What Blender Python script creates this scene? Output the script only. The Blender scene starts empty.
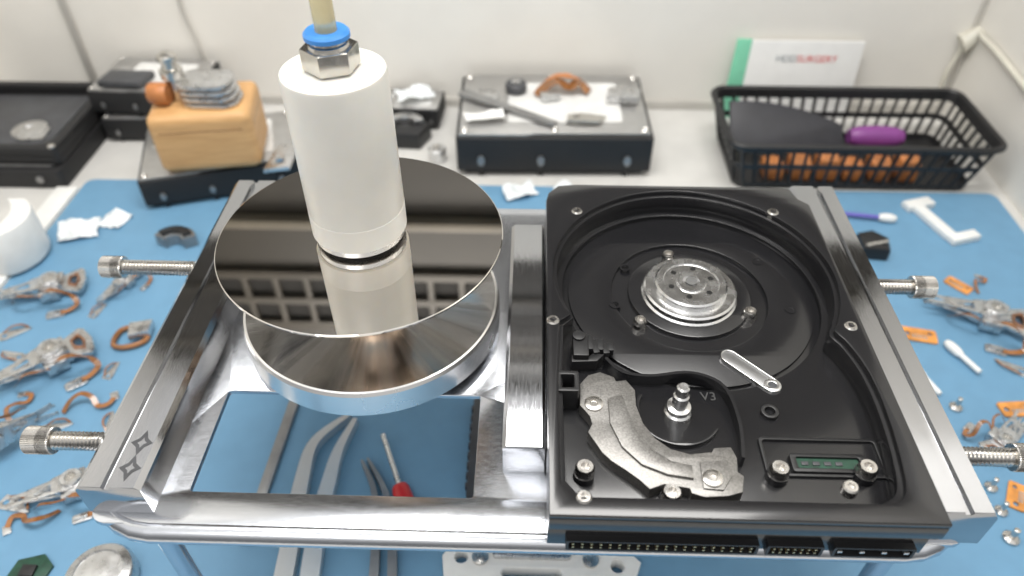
import bpy, bmesh, math, random
from math import sin, cos, pi, radians
from mathutils import Vector, Matrix, noise
random.seed(7)
S = 0.1
FPX = 740.0; PITCH = radians(42.7); YAW = radians(1.6); CZ = 30.0
C = bpy.context.scene.collection

def ray(px, py):
    u = (px-512)/FPX; v = (py-288)/FPX
    dh = cos(PITCH)-v*sin(PITCH); dz = -sin(PITCH)-v*cos(PITCH)
    return Vector((u*cos(YAW)-dh*sin(YAW), u*sin(YAW)+dh*cos(YAW), dz))
def P(px, py, z=0.06):
    d = ray(px, py); t = (z-CZ)/d.z
    return Vector((d.x*t, d.y*t, z))
def PY(px, py, y):
    d = ray(px, py); t = y/d.y
    return Vector((d.x*t, y, CZ+d.z*t))

# ------------------------------------------------------------ materials
def mat(name, col, rough=.5, metal=0., nscale=0., namt=0., bump=0., bscale=40., stretch=(1,1,1), rvar=0., coat=0., sss=0., aniso=0., alpha_t=0., col2=None, radial=None):
    m = bpy.data.materials.new(name); m.use_nodes = True
    nt = m.node_tree; b = nt.nodes['Principled BSDF']
    b.inputs['Base Color'].default_value = (*col, 1)
    b.inputs['Roughness'].default_value = rough
    b.inputs['Metallic'].default_value = metal
    b.inputs['Coat Weight'].default_value = coat
    if coat: b.inputs['Coat Roughness'].default_value = .12
    if sss:
        b.inputs['Subsurface Weight'].default_value = sss
        b.inputs['Subsurface Radius'].default_value = (.12, .10, .08)
    if alpha_t: b.inputs['Transmission Weight'].default_value = alpha_t
    tc = nt.nodes.new('ShaderNodeTexCoord'); mp = nt.nodes.new('ShaderNodeMapping')
    mp.inputs['Scale'].default_value = stretch
    nt.links.new(tc.outputs['Object'], mp.inputs['Vector'])
    if nscale:
        n = nt.nodes.new('ShaderNodeTexNoise'); n.inputs['Scale'].default_value = nscale; n.inputs['Detail'].default_value = 5
        nt.links.new(mp.outputs['Vector'], n.inputs['Vector'])
        if namt or col2:
            r = nt.nodes.new('ShaderNodeMix'); r.data_type = 'RGBA'
            c2 = col2 if col2 else tuple(c*(1-namt) for c in col)
            r.inputs[6].default_value = (*c2, 1)
            r.inputs[7].default_value = (*(col if col2 else tuple(min(1, c*(1+namt*.5)) for c in col)), 1)
            rp = nt.nodes.new('ShaderNodeMapRange'); rp.inputs[1].default_value = .35; rp.inputs[2].default_value = .65
            nt.links.new(n.outputs['Fac'], rp.inputs[0]); nt.links.new(rp.outputs[0], r.inputs[0])
            nt.links.new(r.outputs[2], b.inputs['Base Color'])
        if rvar:
            rr_ = nt.nodes.new('ShaderNodeMapRange'); rr_.inputs[1].default_value = .3; rr_.inputs[2].default_value = .7
            rr_.inputs[3].default_value = max(.02, rough-rvar); rr_.inputs[4].default_value = rough+rvar
            nt.links.new(n.outputs['Fac'], rr_.inputs[0]); nt.links.new(rr_.outputs[0], b.inputs['Roughness'])
    if radial:
        g = nt.nodes.new('ShaderNodeTexGradient'); g.gradient_type = 'RADIAL'
        nt.links.new(tc.outputs['Object'], g.inputs['Vector'])
        n = nt.nodes.new('ShaderNodeTexNoise'); n.noise_dimensions = '1D'; n.inputs['Scale'].default_value = 26; n.inputs['Detail'].default_value = 3
        nt.links.new(g.outputs['Fac'], n.inputs['W'])
        rr_ = nt.nodes.new('ShaderNodeMapRange'); rr_.inputs[1].default_value = .35; rr_.inputs[2].default_value = .65
        rr_.inputs[3].default_value = radial[0]; rr_.inputs[4].default_value = radial[1]
        nt.links.new(n.outputs['Fac'], rr_.inputs[0]); nt.links.new(rr_.outputs[0], b.inputs['Roughness'])
    if bump:
        n2 = nt.nodes.new('ShaderNodeTexNoise'); n2.inputs['Scale'].default_value = bscale; n2.inputs['Detail'].default_value = 4
        nt.links.new(mp.outputs['Vector'], n2.inputs['Vector'])
        bp = nt.nodes.new('ShaderNodeBump'); bp.inputs['Strength'].default_value = bump; bp.inputs['Distance'].default_value = .01
        nt.links.new(n2.outputs['Fac'], bp.inputs['Height']); nt.links.new(bp.outputs[0], b.inputs['Normal'])
    if aniso:
        b.inputs['Anisotropic'].default_value = aniso
        t = nt.nodes.new('ShaderNodeTangent'); t.direction_type = 'RADIAL'; t.axis = 'Z'
        nt.links.new(t.outputs[0], b.inputs['Tangent'])
    return m

M = {}
M['chrome'] = mat('polished_steel', (.60,.62,.66), .2, 1, nscale=40, rvar=.05, bump=.03, bscale=70, stretch=(1,7,1))
M['rail'] = mat('rail_steel', (.42,.425,.44), .11, 1, nscale=40, rvar=.045, bump=.02, bscale=60, stretch=(6,.6,6))
M['screw'] = mat('screw_steel', (.62,.60,.57), .25, 1, nscale=30, rvar=.08)
M['turned'] = mat('turned_steel', (.90,.89,.875), .18, 1, radial=(.10, .27))
M['rim'] = mat('turned_rim_steel', (.88,.87,.86), .26, 1, nscale=6, rvar=.02)
M['column'] = mat('warm_steel', (.56,.44,.35), .2, 1, nscale=6, rvar=.02)
M['alu'] = mat('machined_aluminium', (.74,.74,.74), .25, 1, nscale=20, rvar=.06)
M['mirror'] = mat('platter_mirror', (.76,.73,.69), .012, 1)
M['black'] = mat('black_coated_casting', (.011,.011,.0125), .25, 0, nscale=6, rvar=.015, coat=.4)
M['blackpl'] = mat('black_plastic', (.012,.012,.013), .42, 0, bump=.05, bscale=60)
M['matblack'] = mat('matt_black_casting', (.013,.013,.014), .6, 0, bump=.05, bscale=60)
M['void'] = mat('dark_recess', (.009,.008,.007), .8)
M['pit'] = mat('black_hole', (.004,.004,.004), .8)
M['nickel'] = mat('nickel_plate', (.62,.60,.56), .22, 1, nscale=25, namt=.1, rvar=.05)
M['magnet'] = mat('grey_magnet_plate', (.27,.262,.25), .45, .9, nscale=190, namt=.26, rvar=.05, bump=.05, bscale=260)
M['silver'] = mat('silver_casting', (.66,.66,.66), .30, 1, nscale=20, namt=.15, rvar=.08)
M['toolsteel'] = mat('clean_tool_steel', (.80,.80,.79), .35, .85, nscale=6, namt=.04)
M['label'] = mat('silver_drive_lid', (.50,.495,.485), .36, .75, nscale=8, namt=.08)
M['sticker'] = mat('pale_sticker', (.70,.70,.685), .5, 0, nscale=8, namt=.08)
M['whitepl'] = mat('white_nylon', (.77,.755,.71), .3, 0, nscale=5, namt=.05, sss=.8)
M['white'] = mat('white_plastic', (.80,.80,.78), .4, 0, nscale=8, namt=.06)
M['film'] = mat('white_wrapper', (.78,.82,.84), .35, 0, nscale=20, namt=.2)
M['blue'] = mat('blue_collar', (.06,.27,.70), .35)
M['hose'] = mat('amber_hose', (.92,.83,.55), .2, 0, nscale=10, namt=.05, alpha_t=.6)
M['mat'] = mat('blue_rubber_mat', (.14,.30,.46), .5, 0, nscale=8, namt=.04, bump=.06, bscale=120)
M['bench'] = mat('bench_top', (.62,.61,.585), .35, 0, nscale=4, namt=.06)
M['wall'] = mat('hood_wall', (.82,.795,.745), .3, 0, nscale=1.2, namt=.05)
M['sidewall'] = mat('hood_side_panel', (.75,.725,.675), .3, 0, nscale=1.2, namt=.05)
M['trim'] = mat('hood_trim', (.60,.58,.54), .4, .3, nscale=3, namt=.1)
M['brown'] = mat('brown_panel', (.034,.029,.022), .5, 0, nscale=1, namt=.2)
M['beam'] = mat('beige_beam', (.15,.13,.10), .5, 0, nscale=2, namt=.1)
M['pale'] = mat('pale_reflector_panel', (.42,.41,.39), .5, 0, nscale=2, namt=.1)  # for the unseen bands added to the upper wall as reflectors
M['grille'] = mat('vent_grille_paint', (.055,.047,.036), .5, 0, nscale=2, namt=.1)
M['wood'] = mat('pale_wood', (.66,.39,.17), .45, 0, nscale=5, bump=.05, bscale=12, stretch=(1,1,9), col2=(.57,.32,.13))
M['grey'] = mat('grey_metal', (.33,.33,.33), .38, .8, nscale=9, namt=.15)
M['dkgrey'] = mat('dark_grey_plastic', (.06,.062,.068), .45, 0, nscale=9, namt=.2)
M['flex'] = mat('brown_flex_film', (.28,.115,.035), .22, 0, nscale=10, namt=.35, coat=.6)
M['orange'] = mat('orange_flex_film', (.72,.30,.07), .35, 0, nscale=14, namt=.3)
M['rust'] = mat('muted_orange_plastic', (.50,.19,.06), .4, 0, nscale=10, namt=.35)
M['copper'] = mat('copper_wire', (.46,.25,.16), .35, 1, nscale=30, namt=.3)
M['gold'] = mat('gold_pins', (.75,.6,.35), .3, 1, nscale=30, namt=.2)
M['purple'] = mat('purple_plastic', (.22,.05,.24), .4, 0, nscale=6, namt=.15)
M['violet'] = mat('violet_swab', (.16,.14,.50), .45, 0, nscale=6, namt=.1)
M['green'] = mat('green_pcb', (.012,.06,.035), .4, 0, nscale=30, namt=.4)
M['mint'] = mat('green_strip', (.22,.62,.42), .5, 0, nscale=6, namt=.1)
M['red'] = mat('red_handle', (.55,.015,.02), .35, 0, nscale=6, namt=.15)
M['redink'] = mat('red_ink', (.65,.06,.06), .6, 0, nscale=8, namt=.1)
M['greyink'] = mat('grey_ink', (.25,.28,.3), .6, 0, nscale=8, namt=.1)
M['faint'] = mat('faint_grey_marking', (.06,.06,.06), .4, 0, nscale=8, namt=.1)
M['paper'] = mat('white_card', (.86,.86,.85), .55, 0, nscale=8, namt=.03)
M['cloth'] = mat('dark_pouch', (.018,.018,.024), .5, 0, nscale=10, namt=.2)
M['cable'] = mat('pale_cable', (.62,.60,.52), .45, 0, nscale=6, namt=.08)

# ------------------------------------------------------------ mesh builder
def smooth_path(pts, n=6):
    pts = [Vector((p[0], p[1], p[2] if len(p) > 2 else 0)) for p in pts]
    if len(pts) < 3: return pts
    out = []
    for i in range(len(pts)-1):
        p0 = pts[max(i-1, 0)]; p1 = pts[i]; p2 = pts[i+1]; p3 = pts[min(i+2, len(pts)-1)]
        for k in range(n):
            t = k/n
            out.append(.5*((2*p1)+(p2-p0)*t+(2*p0-5*p1+4*p2-p3)*t*t+(3*p1-p0-3*p2+p3)*t**3))
    out.append(pts[-1]); return out
def circ(c, r, n=64, a0=0, a1=360):
    full = abs(a1-a0) >= 360
    return [(c[0]+r*cos(radians(a0+(a1-a0)*i/(n if full else n-1))), c[1]+r*sin(radians(a0+(a1-a0)*i/(n if full else n-1)))) for i in range(n)]
def rrect(x0, y0, x1, y1, r, n=5):
    o = []
    for cx, cy, a in ((x1-r, y1-r, 0), (x0+r, y1-r, 90), (x0+r, y0+r, 180), (x1-r, y0+r, 270)):
        o += [(cx+r*cos(radians(a+90*i/n)), cy+r*sin(radians(a+90*i/n))) for i in range(n+1)]
    return o
def pill(a, b, r, n=10):
    a = Vector(a[:2]); b = Vector(b[:2]); ang = math.degrees(math.atan2(b.y-a.y, b.x-a.x))
    return circ(b, r, n, ang-90, ang+90)+circ(a, r, n, ang+90, ang+270)
def rot2(pts, a):
    a = radians(a); return [(x*cos(a)-y*sin(a), x*sin(a)+y*cos(a)) for x, y in pts]

class MB:
    def __init__(s): s.bm = bmesh.new()
    def _merge(s, bm, mt=None):
        if mt is not None: bm.transform(mt)
        me = bpy.data.meshes.new('tmp'); bm.to_mesh(me); bm.free()
        s.bm.from_mesh(me); bpy.data.meshes.remove(me); return s
    def box(s, c, d, rz=0, bev=0, mt=None, seg=2):
        bm = bmesh.new(); bmesh.ops.create_cube(bm, size=1)
        bmesh.ops.scale(bm, vec=Vector(d), verts=bm.verts)
        if bev: bmesh.ops.bevel(bm, geom=list(bm.edges), offset=bev, segments=seg, profile=.6, affect='EDGES')
        m = Matrix.Translation(Vector(c)) @ Matrix.Rotation(rz, 4, 'Z')
        if mt is not None: m = m @ mt
        return s._merge(bm, m)
    def lathe(s, prof, c=(0,0,0), seg=48, mt=None, closed=False):
        bm = bmesh.new(); rings = []
        for r, z in prof:
            rings.append([bm.verts.new((r*cos(2*pi*i/seg), r*sin(2*pi*i/seg), z)) for i in range(seg)])
        idx = list(range(len(rings)-1))
        for k in idx+([len(rings)-1] if closed else []):
            a = rings[k]; b = rings[(k+1) % len(rings)]
            for i in range(seg):
                j = (i+1) % seg
                bm.faces.new((a[i], a[j], b[j], b[i]))
        bmesh.ops.remove_doubles(bm, verts=bm.verts, dist=1e-5)
        bmesh.ops.recalc_face_normals(bm, faces=bm.faces)
        m = Matrix.Translation(Vector(c))
        if mt is not None: m = m @ mt
        return s._merge(bm, m)
    def cyl(s, c, r, z0, z1, seg=32, bev=.03):
        return s.lathe([(0,z0),(r,z0),(r,z1-bev),(r-bev,z1),(0,z1)], c, seg)
    def prism(s, polys, z0, z1, bev=0, mt=None):
        if not isinstance(polys[0][0], (tuple, list, Vector)): polys = [polys]
        cu = bpy.data.curves.new('t', 'CURVE'); cu.dimensions = '2D'; cu.fill_mode = 'BOTH'
        for p in polys:
            sp = cu.splines.new('POLY'); sp.points.add(len(p)-1)
            for i, q in enumerate(p): sp.points[i].co = (q[0], q[1], 0, 1)
            sp.use_cyclic_u = True
        h = (z1-z0)/2; cu.extrude = max(h-bev, 0); cu.bevel_depth = bev; cu.bevel_resolution = 1; cu.offset = -bev
        ob = bpy.data.objects.new('t', cu); C.objects.link(ob); bpy.context.view_layer.update()
        dg = bpy.context.evaluated_depsgraph_get()
        me = bpy.data.meshes.new_from_object(ob.evaluated_get(dg))
        bpy.data.objects.remove(ob); bpy.data.curves.remove(cu)
        bm = bmesh.new(); bm.from_mesh(me); bpy.data.meshes.remove(me)
        bmesh.ops.remove_doubles(bm, verts=bm.verts, dist=1e-4)
        bmesh.ops.recalc_face_normals(bm, faces=bm.faces)
        m = Matrix.Translation((0, 0, (z0+z1)/2))
        if mt is not None: m = mt @ m
        return s._merge(bm, m)
    def sweep(s, pts, sect, closed=False, up=Vector((0,0,1)), flat=False):
        pts = [Vector(p) for p in pts]; n = len(pts); bm = bmesh.new(); rings = []; last = None
        for i, p in enumerate(pts):
            if closed: t = pts[(i+1) % n]-pts[i-1]
            else: t = pts[min(i+1, n-1)]-pts[max(i-1, 0)]
            t.normalize()
            if last is None or flat:
                sd = t.cross(up)
                if sd.length < 1e-3: sd = t.cross(Vector((1,0,0)))
            else: sd = last-t*last.dot(t)
            sd.normalize(); last = sd; u = sd.cross(t)
            rings.append([bm.verts.new(p+sd*a+u*b) for a, b in sect(i, n)])
        k = len(rings[0])
        for i in range(n if closed else n-1):
            a = rings[i]; b = rings[(i+1) % n]
            for q in range(k): bm.faces.new((a[q], a[(q+1) % k], b[(q+1) % k], b[q]))
        if not closed: bm.faces.new(rings[0]); bm.faces.new(rings[-1][::-1])
        bmesh.ops.recalc_face_normals(bm, faces=bm.faces)
        return s._merge(bm)
    def tube(s, pts, r, seg=10, closed=False, n=6, raw=False):
        pp = pts if raw else smooth_path(pts, n)
        return s.sweep(pp, lambda i, m: [((r if not callable(r) else r(i/(m-1)))*cos(2*pi*q/seg+pi/seg), (r if not callable(r) else r(i/(m-1)))*sin(2*pi*q/seg+pi/seg)) for q in range(seg)], closed)
    def ribbon(s, pts, w, t, n=6):
        def sc(i, m):
            ww = (w(i/(m-1)) if callable(w) else w)/2; tt = t/2
            return [(-ww,-tt),(ww,-tt),(ww,tt),(-ww,tt)]
        return s.sweep(smooth_path(pts, n), sc, flat=True)
    def loft(s, loops, closed=True):
        bm = bmesh.new(); R = [[bm.verts.new(p) for p in l] for l in loops]; k = len(R[0])
        for i in range(len(R) if closed else len(R)-1):
            a = R[i]; b = R[(i+1) % len(R)]
            for q in range(k): bm.faces.new((a[q], a[(q+1) % k], b[(q+1) % k], b[q]))
        bmesh.ops.recalc_face_normals(bm, faces=bm.faces)
        return s._merge(bm)
    def sheet(s, c, w, h, n, amp, sc, rz=0, z=.3):
        bm = bmesh.new(); g = []
        for i in range(n+1):
            row = []
            for j in range(n+1):
                x = (i/n-.5)*w; y = (j/n-.5)*h
                v = noise.noise(Vector((x*sc+c[0], y*sc+c[1], 3.1)))
                e = noise.noise(Vector((x*sc*.7-c[0], y*sc*.7, 9.7)))
                row.append(bm.verts.new((x*(1+.25*e), y*(1+.3*v), max(.01, z+amp*v+amp*.5*noise.noise(Vector((x*sc*3, y*sc*3, 1)))))))
            g.append(row)
        for i in range(n):
            for j in range(n): bm.faces.new((g[i][j], g[i+1][j], g[i+1][j+1], g[i][j+1]))
        return s._merge(bm, Matrix.Translation(Vector(c)) @ Matrix.Rotation(rz, 4, 'Z'))

def tag(o, label=None, cat=None, group=None, kind=None):
    if label: o['label'] = label
    if cat: o['category'] = cat
    if group: o['group'] = group
    if kind: o['kind'] = kind
    return o
def thing(name, loc, label, cat, group=None, rz=0):
    o = bpy.data.objects.new(name, None); C.objects.link(o); o.empty_display_size = .1
    o.location = Vector(loc); o.rotation_euler = (0, 0, rz)
    return tag(o, label, cat, group)
def rootloc(p):
    while p.parent: p = p.parent
    return Vector(p.location)
def obj(name, mb, m, parent=None, ang=35, origin=None, label=None):
    me = bpy.data.meshes.new(name); mb.bm.to_mesh(me); mb.bm.free()
    me.materials.append(M[m] if isinstance(m, str) else m)
    me.shade_smooth(); me.set_sharp_from_angle(angle=radians(ang))
    o = bpy.data.objects.new(name, me); C.objects.link(o)
    if parent:
        o.parent = parent; me.transform(Matrix.Translation(-rootloc(parent)))
    elif origin is not None:
        me.transform(Matrix.Translation(-Vector(origin))); o.location = origin
    if label: o['label'] = label
    return o
def solo(name, mb, m, origin, label, cat, group=None, kind=None, ang=35):
    o = obj(name, mb, m, None, ang, origin); return tag(o, label, cat, group, kind)
def copy_tree(o, parent=None):
    c = o.copy(); C.objects.link(c)
    if parent: c.parent = parent
    for ch in list(o.children): copy_tree(ch, c)
    return c
def text_mesh(body, size, ext):
    cu = bpy.data.curves.new('tx', 'FONT'); cu.body = body; cu.size = size; cu.extrude = ext
    ob = bpy.data.objects.new('tx', cu); C.objects.link(ob); bpy.context.view_layer.update()
    me = bpy.data.meshes.new_from_object(ob.evaluated_get(bpy.context.evaluated_depsgraph_get()))
    bpy.data.objects.remove(ob); bpy.data.curves.remove(cu); return me
def add_text(mb, body, size, ext, mt):
    me = text_mesh(body, size, ext); me.transform(mt); mb.bm.from_mesh(me); bpy.data.meshes.remove(me)

# ------------------------------------------------------------ setting
YB = 54.4; XR = 32.9; XL = -46.0
def struct(name, mb, m, parent=None):
    o = obj(name, mb, m, parent)
    if not parent: o['kind'] = 'structure'
    return o
b = MB(); b.box(((XL+XR)/2, 22, -.5), (XR-XL, 66, 1)); struct('floor', b, 'bench')
b = MB(); b.box(((XL+XR)/2, YB+.5, 14), (XR-XL+2, 1, 30)); struct('wall_back', b, 'wall')
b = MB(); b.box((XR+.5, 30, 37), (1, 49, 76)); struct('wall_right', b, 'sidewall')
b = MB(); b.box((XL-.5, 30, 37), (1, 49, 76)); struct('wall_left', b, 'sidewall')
b = MB(); b.box(((XL+XR)/2, YB+.5, 62), (XR-XL+2, 1, 66)); struct('wall_back_upper', b, 'brown')
b = MB(); b.box(((XL+XR)/2, YB-.15, .35), (XR-XL, .3, .7), bev=.1); struct('baseboard_back', b, 'trim')
b = MB(); b.box((-35.2, YB-.15, 14.5), (.6, .3, 29), bev=.08); struct('trim_1', b, 'trim')
b = MB(); b.box(((XL+XR)/2, YB-.6, 41.3), (XR-XL, 1.2, 1.0), bev=.2); struct('trim_2', b, 'beam')
GZ = 48.5; NH = 16
b = MB(); holes = []
for i in range(NH):
    for j in range(2):
        holes.append(rrect(-31+i*3.1, GZ+j*3.4, -31+i*3.1+2.5, GZ+j*3.4+2.5, .2, 3))
b.prism([rrect(-32.2, GZ-1, 19.8, GZ+7, .4)]+holes, 0, .6, .05, Matrix.Translation((0, YB-.02, 0)) @ Matrix.Rotation(pi/2, 4, 'X'))
o = obj('trim_3', b, 'grille'); o['kind'] = 'structure'
b = MB(); b.box((-6.2, YB-.05, GZ+3), (51, .1, 7.4)); struct('trim_4', b, 'void')
b = MB(); b.box(((XL+XR)/2, YB-.3, 61.5), (XR-XL, .6, 2), bev=.1); struct('reflector_band_1', b, 'beam')  # unseen beige band, added to put streaks into the chrome reflections
b = MB(); b.box(((XL+XR)/2, YB-.3, 76.5), (XR-XL, .6, 13), bev=.1); struct('reflector_band_2', b, 'pale')  # unseen pale reflector, added for sheen on the drive and plate front
b = MB(); b.box(((XL+XR)/2, YB-.3, 90), (XR-XL, .6, 6), bev=.1); struct('reflector_band_3', b, 'pale')  # second unseen pale reflector, added to brighten reflections in the front steel
b = MB(); b.box((XR-.15, YB-.15, 14.5), (.3, .3, 29), bev=.05); struct('trim_8', b, 'trim')

b = MB(); b.prism(rrect(-31.3, 2, 32.2, 43, .6), 0, .06)
solo('antistatic_mat', b, 'mat', (0, 22, 0), 'blue rubber antistatic mat covering the bench under everything', 'mat')
b = MB(); b.prism(rrect(-32.9, 4, -31.4, 41.8, .1), 0, .25, .05)
solo('edge_strip', b, 'white', (-32.1, 25, 0), 'pale plastic strip running along the left edge of the blue mat', 'strip')
b = MB(); b.prism(circ((-32.2, 34.4), 2.3, 24, -60, 60)+circ((-33.6, 34.4), 2.4, 24, 55, -55), .26, 3.2, .15)
solo('curved_cover', b, 'white', (-30.8, 34.4, .26), 'pale curved plastic cover standing at the left frame edge over the mat strip', 'cover')

# ------------------------------------------------------------ the clamping fixture
PZ = 10.4; RT = 11.7
fx = thing('clamping_fixture', (0, 18, 0.06), 'polished steel two-bay drive clamping fixture with side rails and clamp screws', 'fixture')
b = MB()
b.prism([rrect(-12.7, 10.85, 12.7, 26.4, .5), rrect(-10.05, 11.95, -1.5, 15.85, .1)], PZ-.2, PZ, .015)
lip = [(-12.75, 26.2, PZ-.34), (-12.75, 20, PZ-.34)]+[(-12.75+1.9*(1-cos(a)), 12.55-1.75*sin(a), PZ-.34) for a in [radians(q) for q in (0,15,30,45,60,75,90)]]
lip = lip+[(0, 10.8, PZ-.34)]+[(-x, y, z) for x, y, z in lip[::-1]]
b.tube([Vector(p) for p in lip], .35, 16, raw=True)
obj('base_plate', b, 'chrome', fx)
Myz = lambda: Matrix(((1,0,0,0),(0,0,1,0),(0,1,0,0),(0,0,0,1)))
b = MB(); b.prism([(-12.75, PZ-.02), (-12.75, RT-.2), (-12.55, RT), (-11.95, RT), (-11.9, RT-.12), (-11.75, RT-.12), (-11.7, RT), (-11.0, RT), (-10.85, RT-.15), (-10.85, PZ-.02)], 11.2, 26.4, .03, Myz()); obj('side_rail', b, 'rail', fx)
b = MB(); b.prism([(12.95, PZ-.02), (12.95, RT+.0), (12.75, RT+.3), (12.2, RT+.3), (12.15, RT+.18), (12.0, RT+.18), (11.95, RT+.3), (11.1, RT+.3), (10.9, RT+.1), (10.9, PZ-.02)], 10.9, 26.2, .03, Myz()); obj('side_rail', b, 'rail', fx)
b = MB(); b.prism([(-.66, PZ-.02), (-.66, RT-.12), (-.54, RT), (.54, RT), (.64, RT-.1), (.64, PZ-.02)], 12.9, 23.6, .03, Myz()); obj('center_rail', b, 'rail', fx)
for px, py in ((153, 443), (170, 469)):
    p = P(px, py, RT); p.x = min(p.x, -11.36)
    star = []
    for k in range(8):
        r_ = .33 if k % 2 == 0 else .17
        star.append((p.x+r_*cos(pi/4*k), p.y+1.35*r_*sin(pi/4*k)))
    inner = [(p.x+.45*(x-p.x), p.y+.45*(y-p.y)) for x, y in star]
    b = MB(); b.prism([star, inner], RT-.02, RT+.01); obj('etched_mark', b, 'dkgrey', fx)
for x in (-11.0, 11.0):
    for y in (11.3, 25.6):
        b = MB(); b.lathe([(0,.06),(.5,.06),(.5,.4),(.3,.55),(.3,PZ-.3),(0,PZ-.3)], (x, y, 0), 24)
        obj('leg', b, 'chrome', fx)
def clamp_screw(x_in, x_head, y, z):
    sg = 1 if x_head > x_in else -1
    L = abs(x_head-x_in); prof = [(0, 0)]; k = 0.0
    while k < L-.05:
        prof += [(.24, k), (.30, k+.06)]; k += .12
    prof += [(.24, L), (0, L)]
    mt = Matrix.Rotation(sg*pi/2, 4, 'Y')
    b = MB(); b.lathe(prof, (x_in, y, z), 24, mt); s = obj('clamp_screw', b, 'screw', fx, ang=20)
    teeth = []
    for i in range(96):
        r = .435 if i % 2 else .418
        teeth.append((r*cos(2*pi*i/96), r*sin(2*pi*i/96)))
    hexa = [(.23*cos(pi/3*i), .23*sin(pi/3*i)) for i in range(6)]
    b = MB(); m2 = Matrix.Translation((x_head, y, z)) @ mt
    b.prism([teeth, hexa], 0, .82, .03, m2); b.prism(teeth, -.02, .4, .03, m2)
    obj('socket_head', b, 'screw', s, ang=20)
ZS = 11.05
clamp_screw(-12.6, -15.7, 21.3, ZS); clamp_screw(-12.6, -14.5, 13.2, ZS)
clamp_screw(12.8, 14.5, 21.0, ZS); clamp_screw(12.8, 14.75, 13.4, ZS)

# ------------------------------------------------------------ the open hard drive in the right bay
X0, X1, Y0, Y1, ZB, ZT = .67, 10.83, 9.95, 24.6, 10.95, 13.0
YL = 10.25
CX, CY = 5.75, 19.4
ZF = 12.05
hd = thing('open_hard_drive', (5.75, 17.4, PZ), 'opened black hard drive clamped in the right bay, platter removed', 'hard drive')
def outline(yf): return [(X0, yf), (X1, yf), (X1, Y1-1.1), (X1-.35, Y1-.75), (X1-.5, Y1-.1), (X1-1.2, Y1), (X0+1.2, Y1), (X0+.5, Y1-.1), (X0+.1, Y1-.6), (X0, Y1-1.1)]
outer = outline(Y0); outer_low = outline(YL)
def cav(off):
    R = 4.72+off
    arc = circ((CX, CY), R, 60, -27, 207)
    left = [(1.2-off, 16.9), (1.12-off, 14.6), (1.12-off, 11.1-off), (1.5-off, 10.62-off)]
    a = Vector(arc[0])
    right = smooth_path([(9.35+off, 10.62-off), (9.85+off, 11.0-off), (10.1+off, 12.0), (10.25+off, 13.6), (10.22+off, 15.0), (9.98+off, 16.1), (9.72+off, 16.7), (a.x-.02, a.y-.12)], 5)
    return arc+left+[(v.x, v.y) for v in right]
b = MB()
b.prism([(X0+.1, YL+.7), (X1-.1, YL+.7), (X1-.1, Y1-1), (X1-1.2, Y1-.1), (X0+1.2, Y1-.1), (X0+.1, Y1-1)], PZ, ZB+.05)
b.prism(outer_low, ZB, ZF-.2, .04)
slot_a = P(729, 357, ZF); slot_c = P(772, 386, ZF)
b.prism([outer_low, circ((CX, CY), 4.5, 90)], ZF-.21, ZF, .03)
b.prism([outer_low, cav(0)], ZF-.02, 12.3, .03)
b.prism([outer, cav(0)], 12.25, 12.8, .04)
b.prism([outer, cav(.13)], 12.78, ZT, .05)
b.prism([circ((CX, CY), 4.3, 90), circ((CX, CY), 2.75, 72)], ZF-.21, ZF-.08, .03)
b.prism([circ((CX, CY), 2.15, 72), circ((CX, CY), 1.0, 48)], ZF-.21, ZF-.05, .03)
obj('casting', b, 'black', hd)
pv = P(678, 410, 12.2)
b = MB(); b.prism(circ(pv, 1.28, 30, 150, 330)+circ(pv, 1.16, 30, 330, 150), ZF-.02, ZF+.15, .02); obj('pivot_collar', b, 'black', hd)
q = P(580, 352, 12.3); b = MB(); b.box((q.x, q.y, 12.33), (.5, 1.0, .75), bev=.06)
for i in range(5): b.box((q.x+.3+i*.17, q.y+.16-(i % 2)*.14, 12.3), (.2, .62-.07*i, .66-.1*i), (i % 2)*.15, .02)
b.prism([(q.x-.3,q.y-.6),(q.x+.5,q.y-.55),(q.x+.75,q.y-.25),(q.x+.4,q.y-.2),(q.x+.25,q.y-.35),(q.x-.3,q.y-.3)], ZF-.02, 12.5, .03)
b.lathe([(0,12.6),(.2,12.6),(.2,12.78),(.1,12.8),(0,12.8)], (q.x-.05, q.y+.3, 0), 16)
obj('ramp', b, 'blackpl', hd)
q = P(567, 389, 12.5); b = MB(); b.prism([rrect(q.x-.35, q.y-.4, q.x+.35, q.y+.4, .08), rrect(q.x-.2, q.y-.25, q.x+.2, q.y+.25, .05)], ZF-.02, 12.9, .03)
obj('square_socket', b, 'blackpl', hd)
b = MB(); b.ribbon([P(x, y, ZF+.2) for x, y in ((605, 362), (622, 376), (650, 380), (690, 377), (722, 390), (738, 425), (742, 462))], .1, .45); obj('inner_wall', b, 'black', hd)
b = MB(); z = ZF-.2
prof = [(0,0),(1.75,0),(1.75,.18),(1.68,.23),(1.5,.23),(1.45,.19),(1.45,.32),(1.66,.36),(1.69,.41),(1.62,.46),(1.34,.46),(1.31,.66),(1.25,.72),(1.02,.72),(.99,.67),(.55,.67),(.52,.74),(.3,.74),(.27,.64),(0,.64)]
b.lathe([(r*.96, z+h) for r, h in prof], (CX, CY, 0), 72)
sp = obj('spindle_motor', b, 'alu', hd, ang=30)
zz = z+.675
for i in range(6):
    a = pi/3*i+.3; b = MB(); b.lathe([(0,zz),(.1,zz),(.09,zz+.005),(0,zz+.005)], (CX+.75*cos(a), CY+.75*sin(a), 0), 20); obj('screw_hole', b, 'pit', sp)
b = MB(); b.lathe([(0,z+.75),(.2,z+.75),(0,z+.755)], (CX, CY, 0), 24); obj('center_bore', b, 'grey', sp)
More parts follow.
